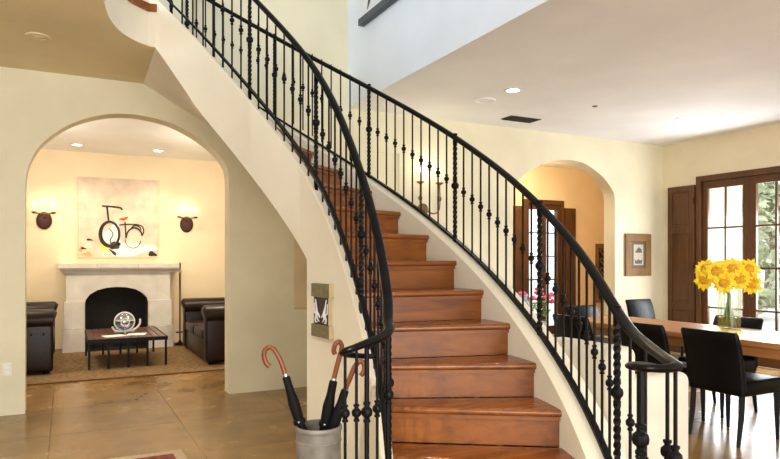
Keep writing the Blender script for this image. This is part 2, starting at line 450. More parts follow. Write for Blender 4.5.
# gallery slab at the top of the stair
ga = [cur(CI, NEND, -.03)]
edge = [(ga[0].x, ga[0].y), *[(v.x, v.y) for v in catmull([(.573, 5.205, 0), (.511, 5.16, 0), (.433, 5.08, 0), (.355, 4.961, 0), (.293, 4.80, 0), (.251, 4.62, 0), (.223, 4.417, 0), (.205, 4.1, 0), (.20, 3.6, 0)], 4)], (.20, -1.2)]
top = Vector((.60, YB-.01))
gi = cur(CI, 16.6, 0)
poly = [(-6.5, YB), (.70, YB), (.70, YB-.01), (gi.x, gi.y)] + edge + [(-6.5, -1.2)]
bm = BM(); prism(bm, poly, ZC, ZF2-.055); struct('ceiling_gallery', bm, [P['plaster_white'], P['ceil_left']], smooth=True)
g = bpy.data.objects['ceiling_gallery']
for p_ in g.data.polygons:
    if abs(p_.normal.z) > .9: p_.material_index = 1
ins = [(x+.012, y-.012) for x, y in edge]
poly = [(-6.5, YB), (top.x, YB), (top.x, top.y)] + ins + [(-6.5, -1.2)]
bm = BM(); prism(bm, poly, ZF2-.055, ZF2+.006); struct('floor_gallery', bm, P['riser'])

# ------------------------------------------------------------------ railings
def rprof(w, h, k=12):
    return [(w*math.cos(2*PI*i/k)*(1 if abs(math.cos(2*PI*i/k)) < .99 else 1), h*math.sin(2*PI*i/k)) for i in range(k)]
BAL = {}
def baluster_bm(L, kz, r=.0065, kr=.0185, twist=False):
    bm = BM()
    if twist:
        # square bar with a rope twist, plain at both ends
        N = 60; rings = []
        for i in range(N+1):
            z = L*i/N; tw = 0 if z < .08 or z > L-.08 else (z-.08)/(L-.16)*PI*10
            rings.append([bm.verts.new((r*1.25*math.cos(tw+PI/4+j*PI/2), r*1.25*math.sin(tw+PI/4+j*PI/2), z)) for j in range(4)])
        for a, b in zip(rings, rings[1:]):
            for j in range(4): bm.faces.new((a[j], a[(j+1) % 4], b[(j+1) % 4], b[j]))
        bm.faces.new(rings[0][::-1]); bm.faces.new(rings[-1])
    else:
        lathe(bm, (0, 0, 0), [(r, 0), (r, L)], 8)
    s = kr/.0195
    lathe(bm, (0, 0, kz), [(r, -.036*s), (.0125*s, -.034*s), (.0125*s, -.027*s), (.009*s, -.024*s), (.0095*s, -.018*s), (.018*s, -.010*s), (kr, -.003*s), (kr, .003*s), (.018*s, .010*s), (.0095*s, .018*s), (.009*s, .024*s), (.0125*s, .027*s), (.0125*s, .034*s), (r, .036*s)], 12)
    return bm
def mesh_of(key, bm):
    bmesh.ops.recalc_face_normals(bm, faces=bm.faces[:])
    for f in bm.faces: f.smooth = True
    for e in bm.edges:
        if len(e.link_faces) == 2 and e.calc_face_angle(0) > .5: e.smooth = False
    me = bpy.data.meshes.new(key); bm.to_mesh(me); bm.free(); me.materials.append(P['iron']); return me
def put(name, me, rail, x, y, z):
    o = bpy.data.objects.new(name, me); COL.objects.link(o); o.parent = rail
    o.location = Vector((x, y, z)) - rail.location
    return o

def arc_table(C, off):
    q = [x*.02 for x in range(-50, 920)]; s = [0]
    for a, b in zip(q, q[1:]): s.append(s[-1]+(cur(C, b, off)-cur(C, a, off)).length)
    return np.array(q), np.array(s)

# outer railing -----------------------------------------------------
OO, HOS, HOH = .09, .076, .808
orail = thing('stair_railing', 'black wrought iron railing on the right hand curb of the stairs', 'railing', (2.2, 2.3, 0))
pts = [(*cur(CO, n, OO), R*n+HOH) for n in np.arange(17.0, 1.9, -.25)]
pts += [(*cur(CO, 1.5, OO), 1.104), (*cur(CO, 1., OO), 1.045), (*cur(CO, .5, OO), 1.018), (*cur(CO, 0, OO), 1.005), (1.775, 1.435, .998), (1.735, 1.378, .994), (1.690, 1.385, .990), (1.660, 1.425, .987), (1.662, 1.475, .985), (1.69, 1.50, .984)]
path = catmull(pts, 4)
bm = BM(); sweep(bm, path, rprof(.026, .019), taper=(28, .55)); part('handrail', bm, P['rail'], orail, smooth=True)
bm = BM(); lathe(bm, (1.70, 1.484, .968), [(.030, 0), (.050, .006), (.054, .014), (.046, .022), (.02, .025)], 20); part('volute_cap', bm, P['rail'], orail, smooth=True)
bm = BM(); sweep(bm, [(*cur(CO, n, OO), R*n+HOS) for n in np.arange(17.0, .4, -.25)], [(-.016, -.008), (.016, -.008), (.016, .008), (-.016, .008)]); part('bottom_rail', bm, P['iron'], orail)
LO = HOH-HOS
me_b = mesh_of('outer_baluster', baluster_bm(LO, .385)); me_n = mesh_of('outer_newel', baluster_bm(LO+.13, .385+.10, .0135, .027, True))
q, s = arc_table(CO, OO)
n_posts = [1.56, 4.42, 7.42, 10.35, 13.6, 16.55]
for i, n0 in enumerate(n_posts):
    p = cur(CO, n0, OO); put('newel_post', me_n, orail, p.x, p.y, R*n0+HOS-.10)
    if i+1 < len(n_posts):
        s0, s1 = np.interp([n0, n_posts[i+1]], q, s)
        for k in range(1, 10):
            n = float(np.interp(s0+(s1-s0)*k/10, s, q)); p = cur(CO, n, OO)
            put('baluster', me_b, orail, p.x, p.y, R*n+HOS+.012*(7-n)*-.5)
bm = baluster_bm(.97, .74, .0125, .028); lathe(bm, (0, 0, .655), [(.0125, -.035), (.018, -.033), (.018, -.026), (.0135, -.022), (.026, -.006), (.026, .006), (.0135, .02), (.018, .026), (.0125, .035)], 12); lathe(bm, (0, 0, 0), [(.04, 0), (.04, .03), (.02, .05)], 12)
put('volute_newel', mesh_of('volute_newel', bm), orail, 1.697, 1.486, 0)
for x, y in ((1.772, 1.442), (1.738, 1.384)):
    put('baluster', mesh_of('volute_baluster', baluster_bm(.985, .70, .0065, .022)), orail, x, y, 0)
for n in (1.05, .45):
    p = cur(CO, n, OO); put('baluster', mesh_of('short_baluster', baluster_bm(1.03-R*n-.06, .42)), orail, p.x, p.y, R*n+.05)

# inner railing -----------------------------------------------------
HIS, HIH = .217, .915
irail = thing('stair_railing', 'black wrought iron railing on the left hand curb beside the umbrellas', 'railing', (1.25, 2.6, 0))
pts = [(*cur(CI, n), R*n+HIH) for n in np.arange(17.2, 1.1, -.25)]
pts += [(1.297, 2.545, 1.062), (1.262, 2.465, 1.028), (1.20, 2.415, 1.006), (1.12, 2.390, .988), (1.055, 2.385, .970), (1.026, 2.412, .955), (1.05, 2.458, .938), (1.10, 2.478, .926), (1.155, 2.482, .918), (1.20, 2.455, .918)]
path = catmull(pts, 4)
bm = BM(); sweep(bm, path, rprof(.025, .018), taper=(36, .6)); part('handrail', bm, P['rail'], irail, smooth=True)
bm = BM(); sweep(bm, [(*cur(CI, n), R*n+HIS) for n in np.arange(17.2, .3, -.25)], [(-.015, -.008), (.015, -.008), (.015, .008), (-.015, .008)]); part('bottom_rail', bm, P['iron'], irail)
me_b = mesh_of('inner_baluster', baluster_bm(HIH-HIS+.085, .085+.36)); me_n = mesh_of('inner_newel', baluster_bm(HIH-HIS+.12, .12+.36, .0125, .026, True))
q, s = arc_table(CI, 0)
n_posts = [1.0, 4.75, 8.75, 12.55, 16.4]
for i, n0 in enumerate(n_posts):
    p = cur(CI, n0); put('newel_post', me_n, irail, p.x, p.y, R*n0+HIS-.12)
    if i+1 < len(n_posts):
        s0, s1 = np.interp([n0, n_posts[i+1]], q, s)
        for k in range(1, 8):
            n = float(np.interp(s0+(s1-s0)*k/8, s, q)); p = cur(CI, n); put('baluster', me_b, irail, p.x, p.y, R*n+HIS-.085)
for x, y, L in ((1.03, 2.41, .95), (1.076, 2.398, .965), (1.185, 2.425, .985)):
    put('baluster', mesh_of('volute_baluster', baluster_bm(L, .70, .0068, .020)), irail, x, y, 0)
bm = baluster_bm(.975, .695, .011, .024); lathe(bm, (0, 0, 0), [(.035, 0), (.035, .03), (.014, .045)], 12)
put('volute_newel', mesh_of('volute_newel', bm), irail, 1.128, 2.408, 0)
bm = baluster_bm(1.03, .74, .0125, .024); put('volute_newel', mesh_of('volute_newel', bm), irail, 1.268, 2.485, 0)

# ------------------------------------------------------------------ umbrella stand and umbrellas
SX, SY = 1.105, 2.915
st = thing('umbrella_stand', 'round galvanised metal bucket holding umbrellas beside the stairs', 'umbrella stand', (SX, SY, 0))
bm = BM(); lathe(bm, (SX, SY, 0), [(.10, 0), (.108, .01), (.110, .50), (.106, .50), (.103, .015), (.0, .012)], 32, cap=False); part('bucket', bm, P['galv'], st, smooth=True)
for z0 in (.515, .04):
    bm = BM(); lathe(bm, (SX, SY, z0), [(.104, -.014), (.113, -.014), (.116, -.004), (.116, .004), (.113, .012), (.104, .012), (.104, -.014)], 32, cap=False); part('rim', bm, P['galv'], st, smooth=True)
bm = BM(); lathe(bm, (SX, SY, .455), [(.1085, -.006), (.1125, -.003), (.1125, .003), (.1085, .006), (.1085, -.006)], 32, cap=False); part('hoop', bm, P['galv'], st, smooth=True)
def umbrella(foot, neck, hook, label, w=.022):
    foot, neck = Vector(foot), Vector(neck); d = (neck-foot).normalized()
    t = thing('umbrella', label, 'umbrella', foot, 0, 'umbrellas in the bucket')
    L = (neck-foot).length
    bm = BM()
    pr = [(0, .006), (.08, .012), (.3, .6*w), (.60, .95*w), (.68, .84*w), (.74, 1.0*w), (.82, w*1.08), (.90, w*.80), (.99, .020), (1, .013)]
    tube(bm, [foot+d*L*a for a, r in pr], [r for a, r in pr], 10); part('canopy', bm, P['umb_cloth'], t, smooth=True)
    c = foot+d*L*.70
    bm = BM(); tube(bm, [c-d*.012, c-d*.01, c+d*.01, c+d*.012], [w*.9, w*1.16, w*1.16, w*.9], 10); part('strap', bm, P['umb_cloth'], t, smooth=True)
    bm = BM(); ball(bm, c+Vector((-.4, -.85, .1)).normalized()*w*1.12, .006); part('snap_button', bm, P['silver'], t, smooth=True)
    bm = BM(); tube(bm, [neck-d*.004, neck+d*.012], .0135, 10); part('ferrule', bm, P['silver'], t, smooth=True)
    pts = catmull([neck+d*.01]+[Vector(h) for h in hook], 6)
    bm = BM(); tube(bm, pts, .0125, 10); part('handle', bm, P['umb_wood'], t, smooth=True)
umbrella((1.16, 2.88, .03), (.968-.006, 2.988, .765), [(.940, 3.0, .84), (.918, 3.010, .885), (.897, 3.020, .906), (.876, 3.03, .900), (.866, 3.034, .872), (.874, 3.032, .835), (.892, 3.025, .812)], 'black umbrella leaning left with its brown crook handle standing clear', .027)
umbrella((1.05, 2.955, .03), (1.172, 2.885, .745), [(1.190, 2.875, .83), (1.203, 2.868, .88), (1.205, 2.862, .915), (1.190, 2.860, .935), (1.172, 2.862, .925), (1.166, 2.868, .895), (1.172, 2.868, .875)], 'black umbrella in the middle of the bucket with its handle beside the rail volute', .027)
umbrella((1.03, 2.96, .035), (1.222, 2.855, .70), [(1.245, 2.843, .765), (1.262, 2.835, .81), (1.282, 2.826, .835), (1.300, 2.818, .832), (1.306, 2.814, .81), (1.300, 2.815, .785), (1.288, 2.820, .768)], 'black umbrella leaning right with its crook behind the volute balusters', .026)

# ------------------------------------------------------------------ art on the stair wall
nA = 7.75
pa = cur(CI, nA, -.03); ta = (cur(CI, nA+.7, -.03)-cur(CI, nA-.7, -.03)).normalized()   # along the wall, away from the camera
na = Vector((-ta.y, ta.x))                                                            # towards the room
Mx = Matrix(((ta.x, na.x, 0, pa.x), (ta.y, na.y, 0, pa.y), (0, 0, 1, 0), (0, 0, 0, 1)))
art = thing('wall_plaque', 'small dark picture with white branching shapes between two olive boards on stair wall', 'wall art', (pa.x, pa.y, 1.01))
for z0, z1 in ((1.100, 1.185), (.845, .925)):
    bm = BM(); box(bm, (-.125, .004, z0), (.125, .038, z1), .002, 1, Mx); o = part('board', bm, [P['olive'], P['creamwood']], art)
    for p_ in o.data.polygons:
        if p_.normal.dot(Vector((ta.x, ta.y, 0))) < -.7 or p_.normal.z < -.7: p_.material_index = 1
bm = BM(); box(bm, (-.10, .004, .925), (.10, .030, 1.10), 0, 1, Mx); o = part('picture_panel', bm, [P['plumdark'], P['creamwood']], art)
for p_ in o.data.polygons:
    if p_.normal.dot(Vector((ta.x, ta.y, 0))) < -.7: p_.material_index = 1
bm = BM()
for sgn in (-1, 1):
    def q3(x, z): return Mx @ Vector((sgn*x, .031, z))
    tube(bm, [q3(.075, 1.085), q3(.062, 1.04), q3(.05, 1.0), q3(.058, .975), q3(.075, .958), q3(.07, .938), q3(.05, .94)], [.004, .006, .013, .013, .008, .006, .004], 6)
    tube(bm, [q3(.05, 1.0), q3(.025, .985), q3(.012, .97)], [.01, .007, .004], 6)
    tube(bm, [q3(.055, .985), q3(.088, 1.0), q3(.09, 1.06)], [.008, .005, .003], 6)
    tube(bm, [q3(.05, .975), q3(.035, .95), q3(.02, .945)], [.006, .005, .003], 6)
part('antler_print', bm, P['coral'], art, smooth=True)

# outlet on the left pier
t = thing('power_outlet', 'white power outlet low on the wall left of the arch', 'outlet', (-.439, YB, .394))
bm = BM(); box(bm, (-.475, YB-.006, .335), (-.403, YB, .453), .002, 1); part('cover_plate', bm, P['cable'], t)
for z in (.372, .416):
    bm = BM(); box(bm, (-.456, YB-.0085, z-.015), (-.422, YB-.006, z+.015), .002, 1); part('socket', bm, P['white'], t)

# ------------------------------------------------------------------ living room
# fireplace
FY = 10.25
fp = thing('fireplace', 'pale limestone fireplace with arched black firebox and moulded mantel', 'fireplace', (.73, 10.5, 0))
ax = [(.263, .70), (.275, .76), (.33, .835), (.43, .895), (.56, .928), (.695, .938), (.83, .928), (.96, .895), (1.06, .835), (1.115, .76), (1.127, .70)]
bm = BM(); wall_y(bm, .015, 1.445, 0, 1.15, FY, YL-.003, [(ax, 0, None)]); part('surround', bm, P['stone'], fp)
for x0, x1 in ((-.012, .255), (1.135, 1.465)):
    bm = BM(); box(bm, (x0, FY-.03, .34), (x1, FY-.002, .73), .005, 1); part('pilaster_block', bm, P['stone'], fp)
    bm = BM(); box(bm, (x0-.02, FY-.09, 0), (x1+.02, FY-.002, .335), .005, 1); part('plinth_block', bm, P['stone'], fp)
bm = BM()
extr(bm, [(-.09, FY-.13, 1.285), (-.09, FY-.13, 1.225), (-.075, FY-.115, 1.205), (-.04, FY-.06, 1.165), (-.03, FY-.05, 1.15), (-.03, YL-.003, 1.15), (-.09, YL-.003, 1.285)], (1.655, 0, 0))
part('mantel', bm, P['stone'], fp)
bm = BM()
for x in (.42, .98): box(bm, (x-.0015, FY-.132, 1.226), (x+.0015, FY-.128, 1.285))
part('mantel_joint', bm, P['framewood'], fp)
bm = BM(); box(bm, (.2, FY+.30, 0), (1.2, FY+.32, 1.0)); box(bm, (.2, FY+.02, 0), (1.2, FY+.32, .012)); part('firebox', bm, P['soot'], fp)
for sx in (.262, 1.104):
    bm = BM(); box(bm, (sx, FY+.02, 0), (sx+.024, FY+.32, .95)); part('firebox_side', bm, P['soot'], fp)
# poker stand
t = thing('fire_iron', 'tall thin dark iron pole stand right of the fireplace', 'fire iron', (1.634, 10.5, 0))
bm = BM(); lathe(bm, (1.634, 10.5, 0), [(.014, .03), (.014, 1.27), (.02, 1.28), (.012, 1.30), (.0, 1.305)], 10); part('shaft', bm, P['brass'], t, smooth=True)
bm = BM(); lathe(bm, (1.634, 10.5, 0), [(.08, 0), (.08, .015), (.03, .03), (.014, .06)], 16); part('base', bm, P['iron'], t, smooth=True)
bm = BM(); box(bm, (1.57, 10.49, .18), (1.70, 10.51, .20)); part('tool_rest', bm, P['iron'], t)

# bicycle painting
def px(x): return .179+(x-78)*.01435
def pz(y): return 2.607-(y-177)*.01523
t = thing('painting', 'large canvas painting of a bicycle above the mantel', 'painting', (.753, YL, 1.99))
bm = BM(); box(bm, (.179, YL-.05, 1.372), (1.327, YL-.002, 2.607), .004, 1); part('canvas', bm, P['canvas'], t)
yf = YL-.052
def stroke(bm, pts, r):
    pts = [(px(x), yf, pz(y)) for x, y in pts]
    tube(bm, catmull(pts, 5), r, 6)
def blob(bm, x, y, w, h, a=0):
    k = 12
    poly = []
    for i in range(k):
        an = 2*PI*i/k; rr = 1+.25*math.sin(3*an+x)
        u, v = w*rr*math.cos(an), h*rr*math.sin(an)
        poly.append((px(x+u*math.cos(a)-v*math.sin(a)), yf+.003, pz(y+u*math.sin(a)+v*math.cos(a))))
    extr(bm, poly, (0, -.004, 0))
def ell(cx, cy, rx, ry, a0=0, a1=360, k=24): return [(cx+rx*math.cos(math.radians(a0+(a1-a0)*i/k)), cy+ry*math.sin(math.radians(a0+(a1-a0)*i/k))) for i in range(k+1)]
bm = BM(); blob(bm, 128, 249, 26, 7); blob(bm, 112, 236, 9, 11); part('white_ground', bm, P['whitepaint'], t)
yf -= .003
bm = BM()
stroke(bm, ell(108.6, 234, 9.6, 12.6), .018); stroke(bm, ell(109.6, 233.5, 8.9, 11.6, 60, 300), .010)
stroke(bm, [(107.6, 221), (106.8, 213), (106, 206)], .013)
stroke(bm, [(101, 205.6), (109, 205.8), (116, 206.3), (120, 207.2), (121, 209)], .012)
stroke(bm, ell(133.5, 238, 8.3, 11, 185, 345), .011); stroke(bm, ell(135, 231, 5.5, 6.5, 200, 340), .009)
stroke(bm, [(118, 224.5), (126, 223.6), (136, 223.6), (141.5, 225.5), (143, 230), (142, 234)], .009)
stroke(bm, [(124, 221), (124.5, 230), (125, 238)], .010)
part('bicycle_drawing', bm, P['ink'], t, smooth=True)
bm = BM(); stroke(bm, ell(132, 239, 8, 9, 10, 180), .006); stroke(bm, [(108, 228), (112, 234), (109, 241), (114, 246)], .008); part('sketch_lines', bm, P['inkbrown'], t, smooth=True)
for a_ in ((113.5, 246, 4.5, 4), (112, 252.5, 5, 1.4, .7), (152, 254, 4.5, 2.6, .2), (83, 248.7, 3, 1.2, .15), (89, 240, 3.4, 1.0, .1)):
    bm = BM(); blob(bm, *a_); part('paint_blot', bm, P['ink'], t)
bm = BM(); blob(bm, 122.7, 218, 4.6, 1.5, -.25); part('red_saddle', bm, P['red'], t)
bm = BM(); blob(bm, 104, 247, 5, 2.4, .15); part('yellow_mark', bm, P['yellow'], t)
bm = BM(); blob(bm, 87, 254.5, 5, 2); blob(bm, 80.5, 250, 1.5, 3); part('orange_mark', bm, P['orange'], t)

# sconces
def sconce(x, y, z, label, big=True, facing=(0, -1)):
    t = thing('wall_sconce', label, 'wall sconce', (x, y, z), 0)
    bm = BM(); vs = ball(bm, (x, y-.012, z-.06), .1, 1.05, .2, 1.32, 16, 12); part('backplate', bm, P['sconce'], t, smooth=True)
    bm = BM(); tube(bm, [(x, y-.02, z-.02), (x, y-.09, z), (x, y-.10, z+.04)], .010, 8); tube(bm, [(x-.14, y-.10, z+.05), (x-.05, y-.10, z+.04), (x+.05, y-.10, z+.04), (x+.14, y-.10, z+.05)], .011, 8); part('arm', bm, P['brass'], t, smooth=True)
    for dx in (-.13, .13):
        bm = BM(); lathe(bm, (x+dx, y-.10, z+.055), [(.010, -.02), (.032, 0), (.034, .008), (.012, .014)], 12); part('drip_pan', bm, P['brass'], t, smooth=True)
        bm = BM(); lathe(bm, (x+dx, y-.10, z+.065), [(.012, 0), (.012, .09)], 10); c = part('candle', bm, P['candle'], t, smooth=True)
        bm = BM(); ball(bm, (x+dx, y-.10, z+.185), .018, 1, 1, 1.7, 10, 8); part('bulb', bm, P['bulb'], c, smooth=True)
sconce(-.273, YL, 1.985, 'lit two candle sconce on the wall left of the bicycle painting')
sconce(1.775, YL, 1.98, 'lit two candle sconce on the wall right of the bicycle painting')
def scroll_sconce(x, y, z, label):
    t = thing('wall_sconce', label, 'wall sconce', (x, y, z), 0)
    bm = BM(); ball(bm, (x-.03, y-.012, z), .075, 1, .25, .95, 16, 10); part('backplate', bm, P['brass'], t, smooth=True)
    for s, x1 in ((-1, -.115), (1, .14)):
        bm = BM(); tube(bm, catmull([(x-.03, y-.03, z), (x+x1*.5, y-.09, z-.05), (x+x1, y-.10, z+.02), (x+x1, y-.10, z+.30)], 6), .008, 8); part('arm', bm, P['brass'], t, smooth=True)
        bm = BM(); lathe(bm, (x+x1, y-.10, z+.305), [(.008, -.03), (.045, -.004), (.045, .004), (.012, .008)], 12); part('drip_pan', bm, P['brass'], t, smooth=True)
        bm = BM(); ball(bm, (x+x1, y-.10, z+.12), .025, 1, 1, 1.3, 10, 8); part('knop', bm, P['brass'], t, smooth=True)
        bm = BM(); lathe(bm, (x+x1, y-.10, z+.312), [(.011, 0), (.011, .10)], 10); c = part('candle', bm, P['candle'], t, smooth=True)
        bm = BM(); ball(bm, (x+x1, y-.10, z+.44), .016, 1, 1, 1.7, 10, 8); part('bulb', bm, P['bulb'], c, smooth=True)
scroll_sconce(3.71, YB, 1.92, 'scrolled two candle wall sconce seen between the balusters')

# rug
bm = BM(); box(bm, (-1.7, 7.77, .0), (2.9, 10.1, .012)); 
rg = thing('area_rug', 'large tan woven rug under the slatted coffee table', 'rug', (.6, 8.9, 0))
part('pile', bm, P['rug'], rg)
bm = BM(); box(bm, (-1.72, 7.74, 0), (2.92, 7.77, .014)); box(bm, (-1.72, 10.1, 0), (2.92, 10.12, .014)); box(bm, (-1.72, 7.77, 0), (-1.7, 10.1, .014)); box(bm, (2.9, 7.77, 0), (2.92, 10.1, .014)); part('binding', bm, P['rugedge'], rg)

# coffee table
ct = thing('coffee_table', 'low coffee table with dark slatted top and many thin iron legs', 'coffee table', (.66, 9.05, .012))
cx0, cx1, cy0, cy1, cz = .255, 1.15, 8.42, 9.72, .375
N = 11
for i in range(N):
    w = (cx1-cx0)/N; bm = BM(); box(bm, (cx0+i*w+.004, cy0, cz-.025), (cx0+(i+1)*w-.004, cy1, cz), .003, 1); part('slat', bm, P['slat'], ct)
bm = BM()
for y0, y1 in ((cy0-.012, cy0), (cy1, cy1+.012)): box(bm, (cx0-.012, y0, cz-.045), (cx1+.012, y1, cz+.002))
for x0, x1 in ((cx0-.012, cx0), (cx1, cx1+.012)): box(bm, (x0, cy0, cz-.045), (x1, cy1, cz+.002))
part('frame', bm, P['iron'], ct)
for x in (.262, .475, .70, .92, 1.14):
    for y in (cy0+.01, cy1-.02):
        bm = BM(); box(bm, (x-.013, y-.013, .012), (x+.013, y+.013, cz-.026)); part('leg', bm, P['iron'], ct)
# globe sculpture on the table
gx, gy, gz = .70, 9.0, .527
t = thing('glass_globe', 'clear glass globe in a curved metal cradle on the coffee table', 'glass globe', (gx, gy, cz))
bm = BM(); ball(bm, (gx, gy, gz), .118, u=24, v=16); part('globe', bm, P['globe'], t, smooth=True)
bm = BM(); tube(bm, [(gx+.122*math.cos(a), gy, gz+.122*math.sin(a)) for a in np.linspace(0, 2*PI, 33)], .009, 8); tube(bm, [(gx+.122*math.cos(a), gy+.122*math.sin(a), gz+.02) for a in np.linspace(0, 2*PI, 33)], .006, 8)
tube(bm, [(gx+.05*math.cos(a), gy-.11*abs(math.cos(a*0+.3)), gz+.05*math.sin(a)) for a in np.linspace(0, 2*PI, 25)], .006, 6)
part('meridian_ring', bm, P['ceramic'], t, smooth=True)
bm = BM(); tube(bm, catmull([(gx+.19, gy, gz+.03), (gx+.185, gy, gz-.04), (gx+.12, gy, gz-.105), (gx, gy, gz-.13), (gx-.11, gy, gz-.115), (gx-.15, gy, gz-.06)], 6), .013, 8)
for a in (.6, 2.5, 4.7): tube(bm, [(gx, gy, gz-.12), (gx+.15*math.cos(a), gy+.12*math.sin(a), cz+.012)], .010, 8)
part('cradle', bm, P['ceramic'], t, smooth=True)
for i, (x0, y0, w, h, a, lab) in enumerate(((.56, 8.72, .13, .10, .3, 'white paper sheet at the left front of the glass globe'), (.83, 8.80, .11, .12, -.2, 'white paper sheet right of the glass globe'))):
    bm = BM(); box(bm, (-w, -h, 0), (w, h, .004), 0, 1, Matrix.Translation((x0, y0, cz)) @ Matrix.Rotation(a, 4, 'Z')); solo('paper_sheet', bm, P['whitepaint'], lab, 'paper', (x0, y0, cz))

# chesterfield sofas
def sofa(label, x_front, y0, y1, depth, sgn):
    """front edge at x_front, back at x_front - sgn*depth ; sgn=+1 faces +X"""
    t = thing('leather_sofa', label, 'sofa', (x_front-sgn*depth/2, (y0+y1)/2, .012))
    X = lambda d: x_front-sgn*d
    def bx(name, d0, d1, ya, yb, z0, z1, bev, m=P['brown_leather']):
        bm = BM(); box(bm, (min(X(d0), X(d1)), ya, z0), (max(X(d0), X(d1)), yb, z1), bev, 4); return part(name, bm, m, t, smooth=True)
    aw = .24
    bx('base', .02, depth-.02, y0+.05, y1-.05, .045, .30, .02)
    n = 2; w = (y1-y0-2*aw)/n
    for i in range(n): bx('seat_cushion', .0, depth-.22, y0+aw+i*w+.004, y0+aw+(i+1)*w-.004, .29, .45, .05)
    for ya in (y0, y1-aw):
        o = bx('armrest', .0, depth-.05, ya+.02, ya+aw-.02, .045, .62, .03)
        bm = BM(); tube(bm, [(X(-.015), ya+aw/2, .635), (X(0), ya+aw/2, .64), (X(depth-.05), ya+aw/2, .64), (X(depth-.03), ya+aw/2, .64)], [.09, .125, .125, .09], 18); part('arm_roll', bm, P['brown_leather'], t, smooth=True)
    bx('backrest', depth-.24, depth, y0+.02, y1-.02, .045, .66, .04)
    bm = BM(); tube(bm, [(X(depth-.13), y0+.005, .665), (X(depth-.13), y0+.03, .665), (X(depth-.13), y1-.03, .665), (X(depth-.13), y1-.005, .665)], [.08, .115, .115, .08], 18); part('back_roll', bm, P['brown_leather'], t, smooth=True)
    bm = BM()
    for i in range(9):
        y = y0+aw+(y1-y0-2*aw)*(i+.5)/9
        for z in (.52, .60): ball(bm, (X(depth-.243), y, z), .016, .5, 1, 1, 8, 6)
    for k in range(6):
        for ya in (y0+.018, y1-.018): ball(bm, (X(.1+k*.12), ya, .48), .013, 1, .5, 1, 8, 6)
    part('tufting_button', bm, P['brown_leather'], t, smooth=True)
    for d in (.07, depth-.07):
        for y in (y0+.08, y1-.08):
            bm = BM(); lathe(bm, (X(d), y, .012), [(.03, 0), (.035, .02), (.03, .04)], 12); part('foot', bm, P['chairleg'], t, smooth=True)
sofa('dark brown leather chesterfield sofa on the left side of the living room rug', -.12, 8.30, 10.05, .90, 1)
sofa('dark brown leather chesterfield sofa on the right side of the living room rug', 1.58, 8.10, 9.95, .90, -1)

# small rug in the foreground
t = thing('entry_rug', 'corner of a red patterned rug with cream border on the entry floor', 'rug', (-.3, 3.9, 0))
bm = BM(); box(bm, (-1.4, 3.3, 0), (.66, 4.53, .011)); part('field', bm, P['redrug'], t)
bm = BM(); box(bm, (-1.46, 4.53, 0), (.725, 4.60, .012)); box(bm, (.66, 3.3, 0), (.725, 4.53, .012)); box(bm, (-1.46, 3.23, 0), (.725, 3.3, .012)); box(bm, (-1.46, 3.3, 0), (-1.4, 4.53, .012)); part('border', bm, P['rugcream'], t)

# ------------------------------------------------------------------ ceiling fittings
def downlight(x, y, label, lit=True):
    t = thing('recessed_light', label, 'ceiling light', (x, y, ZC))
    bm = BM(); lathe(bm, (x, y, ZC), [(.062, -.001), (.062, -.007), (.085, -.007), (.09, -.001)], 28, cap=False); part('trim_ring', bm, P['cable'], t, smooth=True)
    bm = BM(); lathe(bm, (x, y, ZC), [(.0, -.003), (.062, -.003)], 28, cap=False); part('lens', bm, P['lamp'] if lit else P['gunmetal'], t)
downlight(3.88, 4.931, 'glowing recessed light in the dining ceiling near the air vent')
downlight(6.413, 4.991, 'glowing recessed light in the dining ceiling above the shutter side')
downlight(.158, 10.1, 'glowing recessed light left of the bicycle painting in the far ceiling')
downlight(1.256, 10.1, 'glowing recessed light right of the bicycle painting in the far ceiling')
x, y = -.176, 5.349
t = thing('recessed_light', 'unlit recessed eyeball light in the tan ceiling at upper left', 'ceiling light', (x, y, ZC))
bm = BM(); lathe(bm, (x, y, ZC), [(.055, -.001), (.06, -.010), (.082, -.008), (.085, -.001)], 24, cap=False); part('trim_ring', bm, P['ceil_left'], t, smooth=True)
bm = BM(); ball(bm, (x, y, ZC+.012), .055, 1, 1, .5, 16, 10); part('eyeball', bm, P['ceil_left'], t, smooth=True)
bm = BM(); lathe(bm, (3.864, 5.371, ZC), [(.0, -.004), (.085, -.004), (.088, -.014), (.108, -.014), (.114, -.001)], 32, cap=False); solo('ceiling_speaker', bm, P['ceil'], 'round flush cover disc in the dining ceiling beside a recessed light', 'ceiling speaker', (3.864, 5.371, ZC))
t = thing('air_vent', 'dark rectangular air vent in the dining ceiling', 'air vent', (4.77, 5.90, ZC))
bm = BM(); box(bm, (4.54, 5.80, ZC-.006), (4.98, 6.0, ZC-.001)); part('frame', bm, P['gunmetal'], t)
for i in range(9):
    y = 5.815+i*.021
    bm = BM(); box(bm, (4.56, y, ZC-.012), (4.96, y+.010, ZC-.006)); part('louvre', bm, P['gunmetal'], t)
bm = BM(); lathe(bm, (5.065, 5.04, ZC), [(.0, -.012), (.02, -.010), (.03, -.001)], 16, cap=False); solo('fire_sprinkler', bm, P['brass'], 'tiny sprinkler cap between the two dining ceiling lights', 'sprinkler', (5.065, 5.04, ZC))

